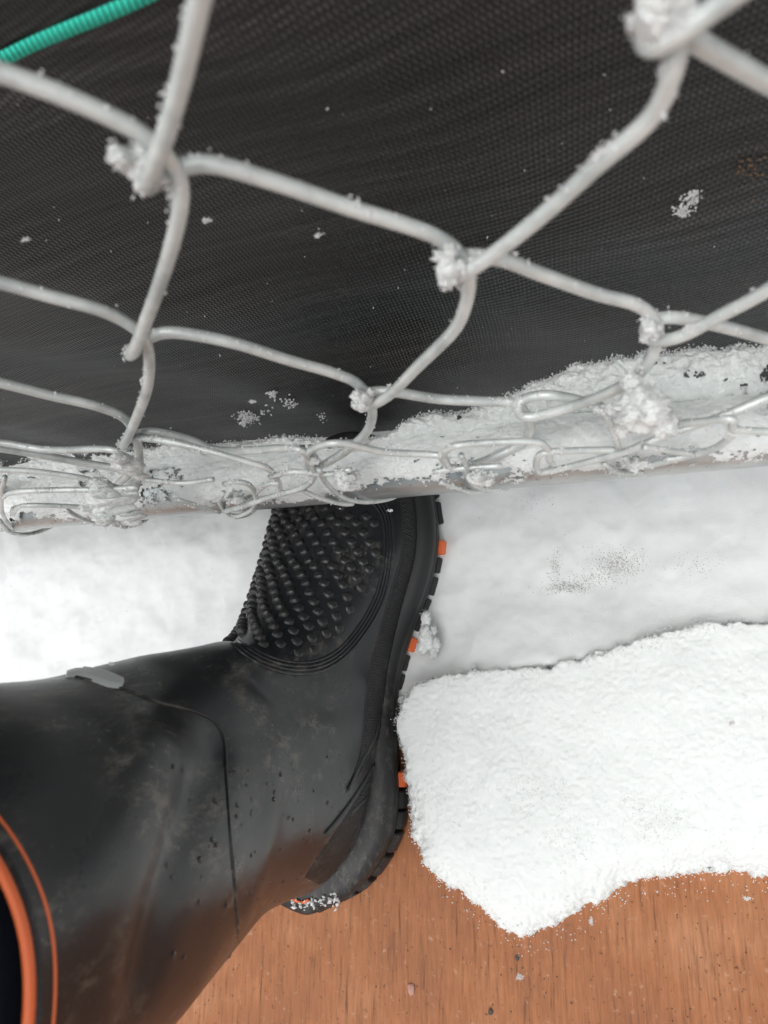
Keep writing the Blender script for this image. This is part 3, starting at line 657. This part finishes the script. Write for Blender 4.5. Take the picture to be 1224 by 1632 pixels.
# studs over the instep
def stud_mesh():
    V = []; Fc = []; prof = [(1.0, -.1), (.92, .25), (.78, .62), (.55, .92), (.25, 1.02)]
    for r_, h_ in prof:
        for k in range(8): a = 2*math.pi*k/8; rr_ = r_*(1.0 if k % 2 else .88); V.append((rr_*math.cos(a), rr_*math.sin(a), h_))
    for i in range(4):
        for k in range(8): Fc.append((i*8+k, i*8+(k+1) % 8, (i+1)*8+(k+1) % 8, (i+1)*8+k))
    V.append((0, 0, .95)); Fc += [(32+k, 32+(k+1) % 8, 40) for k in range(8)]
    me = bpy.data.meshes.new('stud'); me.from_pydata(V, [], Fc); me.materials.append(M_STUD); me.polygons.foreach_set('use_smooth', [i % 3 > 0 for i in range(len(Fc))]); return me
sm = stud_mesh()
def proj(P):
    d = Vector(P)-CAM; z = d.dot(RZ); return 612+d.dot(RX)/z*F_PX, 816+d.dot(RY)/z*F_PX
def pip(x, y, poly):
    c = False
    for i in range(len(poly)):
        x1, y1 = poly[i-1]; x2, y2 = poly[i]
        if (y1 > y) != (y2 > y) and x < (x2-x1)*(y-y1)/(y2-y1)+x1: c = not c
    return c
REG = [(350,985),(372,1002),(405,1020),(435,1036),(470,1044),(505,1036),(540,1012),(570,970),(592,925),(600,880),(600,835),(585,812),(540,798),(470,795),(425,800),(380,900),(320,985)]
# arc length tables on the rings
row_len = np.r_[0, np.cumsum(np.linalg.norm(np.diff(UV[:, 0], axis=0), axis=1))]
nst = 0; rowi = 0; s_ = row_len[int(NR*1.6)]
while s_ < row_len[int(NR*9.6)]:
    i = int(np.searchsorted(row_len, s_)); R_ = UV[i]; al = np.r_[0, np.cumsum(np.linalg.norm(np.diff(np.vstack([R_, R_[:1]]), axis=0), axis=1))]
    per = al[-1]; off = 0 if rowi % 2 else .00565
    for q in range(-8, 9):
        a = q*.0113+off
        if abs(a) > .066: continue
        aa = a % per; j = int(np.searchsorted(al, aa))-1; j = max(0, min(j, NA-1)); fr_ = (aa-al[j])/(al[j+1]-al[j]+1e-9)
        p = R_[j]*(1-fr_)+R_[(j+1) % NA]*fr_; n = Nn[i, j]
        # compress the spacing along the flank as the rings fan out
        x, y = proj(p); facing = np.dot(n, np.array(CAM[:])-p)
        left = p[0] < -.125
        if not (pip(x, y, REG) or (facing < 0 and -.066 < a < 0 and -.081 < p[1] < .03 and p[0] < -.12) or (left and pip(x, y, [(345,1010),(352,1000),(400,880),(430,790),(480,800),(480,1000)]))): continue
        o = bpy.data.objects.new('stud', sm); COL.objects.link(o); o.parent = boot
        zq = Vector(n).to_track_quat('Z', 'Y'); tall = np.clip((-.098-p[0])/.03, 0, 1)
        rad = .0036+.0002*tall; o.matrix_local = Matrix.Translation(Vector(p-BO)) @ (zq.to_matrix().to_4x4()) @ Matrix.Rotation(rs.rand()*.4, 4, 'Z') @ Matrix.Diagonal((rad, rad, .0014+.0031*tall, 1))
        nst += 1
    s_ += .0063; rowi += 1
print('studs', nst)

# ---- sole: midsole band, outsole, lugs
SR = [(693,775),(703,820),(705,865),(700,905),(688,950),(668,1000),(652,1050),(642,1100),(638,1160),(640,1220),(642,1275),(634,1330),(610,1380),(575,1421),(535,1443),(498,1453)]
right = [np.array(atz(x, y, .016).xy) for x, y in SR]
tipp = [np.array((-.150, .020)), np.array((-.136, .052)), np.array((-.115, .068)), np.array((-.092, .0715)), np.array((-.068, .063)), np.array((-.053, .045))]
leftp = [np.array(p) for p in ((-.150,-.229),(-.160,-.207),(-.163,-.175),(-.158,-.13),(-.154,-.09),(-.154,-.05),(-.155,-.015))]
loop = tipp+right+leftp; P = np.array(loop); P2 = catmull(np.vstack([P, P[:1]]), 10)[:-1]
# resample evenly
def resample(Pc, n):
    Q = np.vstack([Pc, Pc[:1]]); L = np.r_[0, np.cumsum(np.linalg.norm(np.diff(Q, axis=0), axis=1))]; t = np.linspace(0, L[-1], n, endpoint=False)
    return np.stack([np.interp(t, L, Q[:, k]) for k in range(2)], 1), L[-1]
OUT, OL = resample(P2, 360)
def inset(Pc, d):
    T = np.roll(Pc, -2, 0)-np.roll(Pc, 2, 0); T /= np.linalg.norm(T, axis=1)[:, None]; N = np.stack([-T[:, 1], T[:, 0]], 1); c0 = Pc.mean(0)
    if ((Pc-c0)*N).sum() > 0: N = -N
    return Pc+N*np.asarray(d)[..., None] if np.ndim(d) else Pc+N*d
def layered(name, prof, mat, zf=None):
    n = len(OUT); V = []; Fc = []
    for d, z in prof:
        Q = inset(OUT, d); V += [(q[0]-BO[0], q[1]-BO[1], z+(toe_spring(q[1]))) for q in Q]
    for i in range(len(prof)-1):
        for k in range(n): Fc.append((i*n+k, i*n+(k+1) % n, (i+1)*n+(k+1) % n, (i+1)*n+k))
    Fc += [tuple(range(n))[::-1], tuple((len(prof)-1)*n+k for k in range(n))]
    return mesh_obj(name, V, Fc, mat, boot)
def toe_spring(y): return .010*max(0, (y-.01)/.06)**1.8
layered('outsole', [(.0045,.006),(.0040,.017)], M_SOLE)
layered('midsole', [(.0042,.0155),(.0022,.017),(.0018,.022),(.0026,.0235),(.0026,.0245),(.0016,.026),(.0022,.031),(.0050,.0345),(.009,.036)], M_SOLE)
Tg = np.roll(OUT, -1, 0)-np.roll(OUT, 1, 0); Tg /= np.linalg.norm(Tg, axis=1)[:, None]
IN = inset(OUT, .0003); IN2 = inset(OUT, .010)
step = OL/360
def lug(k0, ln, mat, deep=.0):
    a = OUT[k0]; t = Tg[k0]; nin = (IN2[k0]-OUT[k0]); nin /= np.linalg.norm(nin); sp_ = toe_spring(a[1]); bm = bmesh.new()
    h_ = ln/2; o0 = -.0002+deep; V = []
    for z, ins, sh in ((.0, .0012, .9), (.0035, .0, 1.0), (.014, .0003, 1.0), (.0168, .0022, .94)):
        for s0, d0 in ((-1, ins+o0), (1, ins+o0), (1, .016), (-1, .016)):
            q = a+t*h_*s0*sh+nin*d0; V.append((q[0]-BO[0], q[1]-BO[1], z+sp_))
    vs = [bm.verts.new(v) for v in V]
    for i in range(3):
        for k in range(4): bm.faces.new((vs[i*4+k], vs[i*4+(k+1) % 4], vs[(i+1)*4+(k+1) % 4], vs[(i+1)*4+k]))
    bm.faces.new(vs[0:4][::-1]); bm.faces.new(vs[12:16]); bmesh.ops.recalc_face_normals(bm, faces=bm.faces)
    bmesh.ops.bevel(bm, geom=bm.edges[:], offset=.0006, segments=2, affect='EDGES')
    me = bpy.data.meshes.new('lug'); bm.to_mesh(me); bm.free(); me.materials.append(mat); o = bpy.data.objects.new('lug', me); COL.objects.link(o); o.parent = boot; return o
oranges = [np.array(atz(x, y, .012).xy) for x, y in ((702,872),(652,1026),(638,1240))]
pos = 0.0; oidx = [int(np.argmin(np.linalg.norm(OUT-q, axis=1))) for q in oranges]
for oi in oidx: lug(oi, .0092, M_ORANGE, -.0014)['label'] = 'orange sole lug'
while pos < OL-.006:
    ln = random.choice((.0125, .015, .0105)); k0 = int(round((pos+ln/2)/step)) % 360
    clash = any(min(abs(k0-oi), 360-abs(k0-oi))*step < ln/2+.0052 for oi in oidx)
    if not clash: lug(k0, ln, M_SOLE); pos += ln+.0028
    else: pos += .003
# ribs on the heel bumper
for k in range(12):
    x = 628-k*2.6; y = 1338+k*6.2; q = np.array(atz(x, y, .02).xy); k0 = int(np.argmin(np.linalg.norm(OUT-q, axis=1))); a = OUT[k0]; nin = IN2[k0]-a; nin /= np.linalg.norm(nin)
    p0 = a+nin*.0024; p1 = a+nin*.0034
    V, Fc = tube_geo([(p0[0]-BO[0], p0[1]-BO[1], .017), (p0[0]-BO[0], p0[1]-BO[1], .024), (p1[0]-BO[0], p1[1]-BO[1], .031)], .0007, 6); mesh_obj('heel_rib', V, Fc, M_SOLE, boot)
# orange pinstripe at the heel
pts = []
for k in range(360):
    q = inset(OUT, .0105)[k]
    if q[1] < -.205: pts.append((q[0]-BO[0], q[1]-BO[1], .0368))
pts.sort(key=lambda p: p[0]); pts = [p for p in pts if p[0] < -.006 and p[0] > -.045]; V, Fc = tube_geo(pts, .0008, 8); mesh_obj('heel_stripe', V, Fc, M_ORANGE, boot)
# collar: orange piping at the rim and a thin line below it
def ring_tube(name, U, N, off, r, mat, dz=0):
    P = U+N*off-BO+np.array([0,0,dz]); P = np.vstack([P, P[:1]]); V, Fc = tube_geo(P, r, 10, False); return mesh_obj(name, V, Fc, mat, boot)
ring_tube('collar_piping', UV[-1], Nn[-1], -.0010, .0015, M_ORANGE, .003)
ring_tube('collar_line', UV[-8], Nn[-8], .0, .0005, M_ORANGE)
# water beads
bm = bmesh.new()
for _ in range(170):
    x = random.choice((random.gauss(430, 35), random.gauss(340, 60), random.gauss(520, 30))); y = random.uniform(1200, 1600)
    h = surf(x, y)
    if not h or h[0][2] < .05: continue
    r_ = abs(random.gauss(.0004, .00032))+.00025
    mt = Matrix.Translation(Vector(h[0])) @ Vector(h[1]).to_track_quat('Z', 'Y').to_matrix().to_4x4() @ Matrix.Diagonal((r_, r_*random.uniform(1, 1.5), r_*.55, 1)); bmesh.ops.create_icosphere(bm, subdivisions=2, radius=1, matrix=mt)
me = bpy.data.meshes.new('water_beads'); bm.to_mesh(me); bm.free(); me.materials.append(M_WATER); me.polygons.foreach_set('use_smooth', [True]*len(me.polygons))
o = bpy.data.objects.new('water_beads', me); COL.objects.link(o); tag(o, 'small water beads on the dark rubber of the boot shaft', 'water', kind='stuff')

# leg in the boot
leg = []
for z, cx, cy, rx, ry in ((.10,-.125,-.165,.030,.036), (.20,-.135,-.162,.046,.052), (.27,-.139,-.163,.0575,.0600), (.31,-.142,-.164,.0625,.0655), (.36,-.146,-.166,.064,.067), (.43,-.150,-.172,.068,.071), (.50,-.150,-.175,.075,.08), (.56,-.148,-.17,.082,.088), (.60,-.145,-.15,.070,.075), (.612,-.145,-.15,.03,.03)):
    a = np.linspace(0, 2*math.pi, 64, endpoint=False); leg.append(np.stack([cx+.008+rx*np.cos(a)*(1+.015*np.sin(3*a+z*40)), cy-.10*max(0, z-.1)+ry*np.sin(a)*(1+.015*np.cos(4*a+z*30)), np.full(64, z)], 1))
leg = np.array(leg); L2 = catmull(leg.reshape(len(leg), -1), 8).reshape(-1, 64, 3); Vv = L2.reshape(-1, 3); Fl = [tuple(f) for f in quads(len(L2), 64).tolist()]+[tuple(range(64))[::-1], tuple((len(L2)-1)*64+k for k in range(64))]
pl = mesh_obj('person', Vv, Fl, M_CLOTH); tag(pl, 'lower leg in dark navy trousers standing in the rubber boot', 'person')

# snow packed against the sole, and bits on the heel
def zclump(px, py, z, size, label, stretch=(1,1,1), ng=300):
    return fluffy('snow_lump', atz(px, py, z), size, label, stretch, ng)
zclump(680, 1018, .029, .0085, 'snow lump stuck on the sole beside the second orange lug', (1.0,1.9,1), 500)
zclump(655, 1128, .014, .0100, 'snow lump wedged between the boot arch and the snow bank', (1.0,1.2,.9), 400)
zclump(648, 1190, .012, .0060, 'small snow lump against the boot beside the bank edge', (.8,1.4,1), 300)
P = []
for _ in range(420):
    t = random.random(); x = 462+t*78; y = 1436+random.gauss(0, 5)+4*math.sin(t*5); q = atz(x, y, .020+random.random()*.018)
    P.append(q[:])
tag(grains('heel_snow', P, .0009, M_GRAIN), 'crumbs of snow caught on the heel ledge of the boot', 'snow')
# coarse grey melting crystals on the thin front of the bank
k = rs.rand(len(bp)) < .30; Q = bp[k]; nn_ = fbm(Q[:, 0], Q[:, 1], 55, 4, 91, .65); Q = Q[(nn_ > .12+.25*rs.rand(len(Q))) & (Q[:, 1] < -.15)]
tag(grains('slush_grains', Q+np.array((0, 0, .00005)), .00024, M_SLUSH), 'greyish melting crystals speckling the front of the snow bank', 'snow')
# snow crumbs shed on the walkway
P = []
for _ in range(110):
    t = random.random(); x = 690+t*534; y = np.interp(x, [690,770,826,900,1000,1130,1224], [1400,1462,1505,1480,1418,1396,1402])+abs(random.gauss(0, 16)); q = atz(x, y, 0); P.append((q.x, q.y, .0002))
tag(grains('snow_scatter', P, .0004, M_GRAIN), 'stray snow crystals scattered on the walkway below the bank', 'snow')
# grit and chips on the walkway
P = []
for _ in range(190):
    q = atz(random.uniform(300, 1224), random.uniform(1390, 1632), 0); P.append((q.x, q.y, .0001))
tag(grains('grit', P, .00042, M_DARK, elong=1.4), 'scattered dark grit specks on the brown walkway', 'grit')
for x, y, s_, M, lb in ((655,1577,.0034,M_CHIP,'pinkish stone chip lying on the walkway near the bottom edge'), (824,1527,.0018,M_DARK,'dark small pebble on the walkway below the snow tongue'), (782,1613,.0020,M_DARK,'dark pebble at the bottom edge of the walkway')):
    q = atz(x, y, .0006); bm = bmesh.new(); bmesh.ops.create_icosphere(bm, subdivisions=2, radius=s_)
    for v in bm.verts: v.co *= 1+random.uniform(-.25, .25); v.co.z *= .4; v.co.x *= .7
    me = bpy.data.meshes.new('stone_chip'); bm.to_mesh(me); bm.free(); me.materials.append(M); o = bpy.data.objects.new('stone_chip', me); COL.objects.link(o); o.location = q; tag(o, lb, 'stone')
# falling flakes
FL = [(1190,1432,.36,(3.0,1.2),'snowflake falling over the walkway at the right edge'),(940,963+0,.30,(.1,.1),None),(938,962,.0,None,None),(942,1468,.33,(1.2,2.4),'snowflake falling just right of the snow tongue'),(828,1556,.30,(1.6,1.6),'round snowflake falling below the snow tongue'),(1166,1152,.26,(1.5,1.5),'snowflake falling above the middle of the snow bank'),(622,814,.36,(2.2,.7),'snowflake drifting over the boot toe under the rail'),(330,352,.24,(3,1.4),'snowflake drifting before the cloth below the upper left crossing'),(508,374,.24,(2,.7),'snowflake drifting before the cloth left of the centre crossing'),(40,382,.24,(2.2,.7),'snowflake drifting before the cloth at the left edge'),(402,640,.30,(2,.6),'snowflake drifting before the cloth above the rail'),(178,1058,.28,(2,.7),'snowflake falling over the boot beside the grey tab')]
for x, y, dep, st_, lb in FL:
    if not lb: continue
    q = CAM+ray(x, y)*dep; K = rs.normal(size=(70, 3))*.00042*np.array((st_[0]*.8, .6, st_[1]*.8) if y < 700 else (st_[0]*.8, st_[1]*.8, .6))
    o = grains('snowflake', K, .00026, M_GRAIN, None, 2.4, None); o.location = q; tag(o, lb, 'snowflake', 'falling snowflakes')
# dirty slush patch on the trodden snow
P = []
for cx, cy, n_, sx_, sy_ in ((985,900,900,20,11), (905,938,520,18,5), (888,905,200,5,14), (945,925,260,24,8), (1110,905,80,20,10), (850,800,60,14,8)):
    for _ in range(n_):
        q = atz(cx+random.gauss(0, sx_), cy+random.gauss(0, sy_), .014); i = int(np.argmin((SPT[:, 0]-q.x)**2+(SPT[:, 1]-q.y)**2)); P.append((q.x, q.y, SPT[i][2]+.0001))
tag(grains('slush_dirt', P, .00024, M_DIRT, elong=1.5), 'greyish dirt specks in the trodden snow right of the boot', 'dirt')
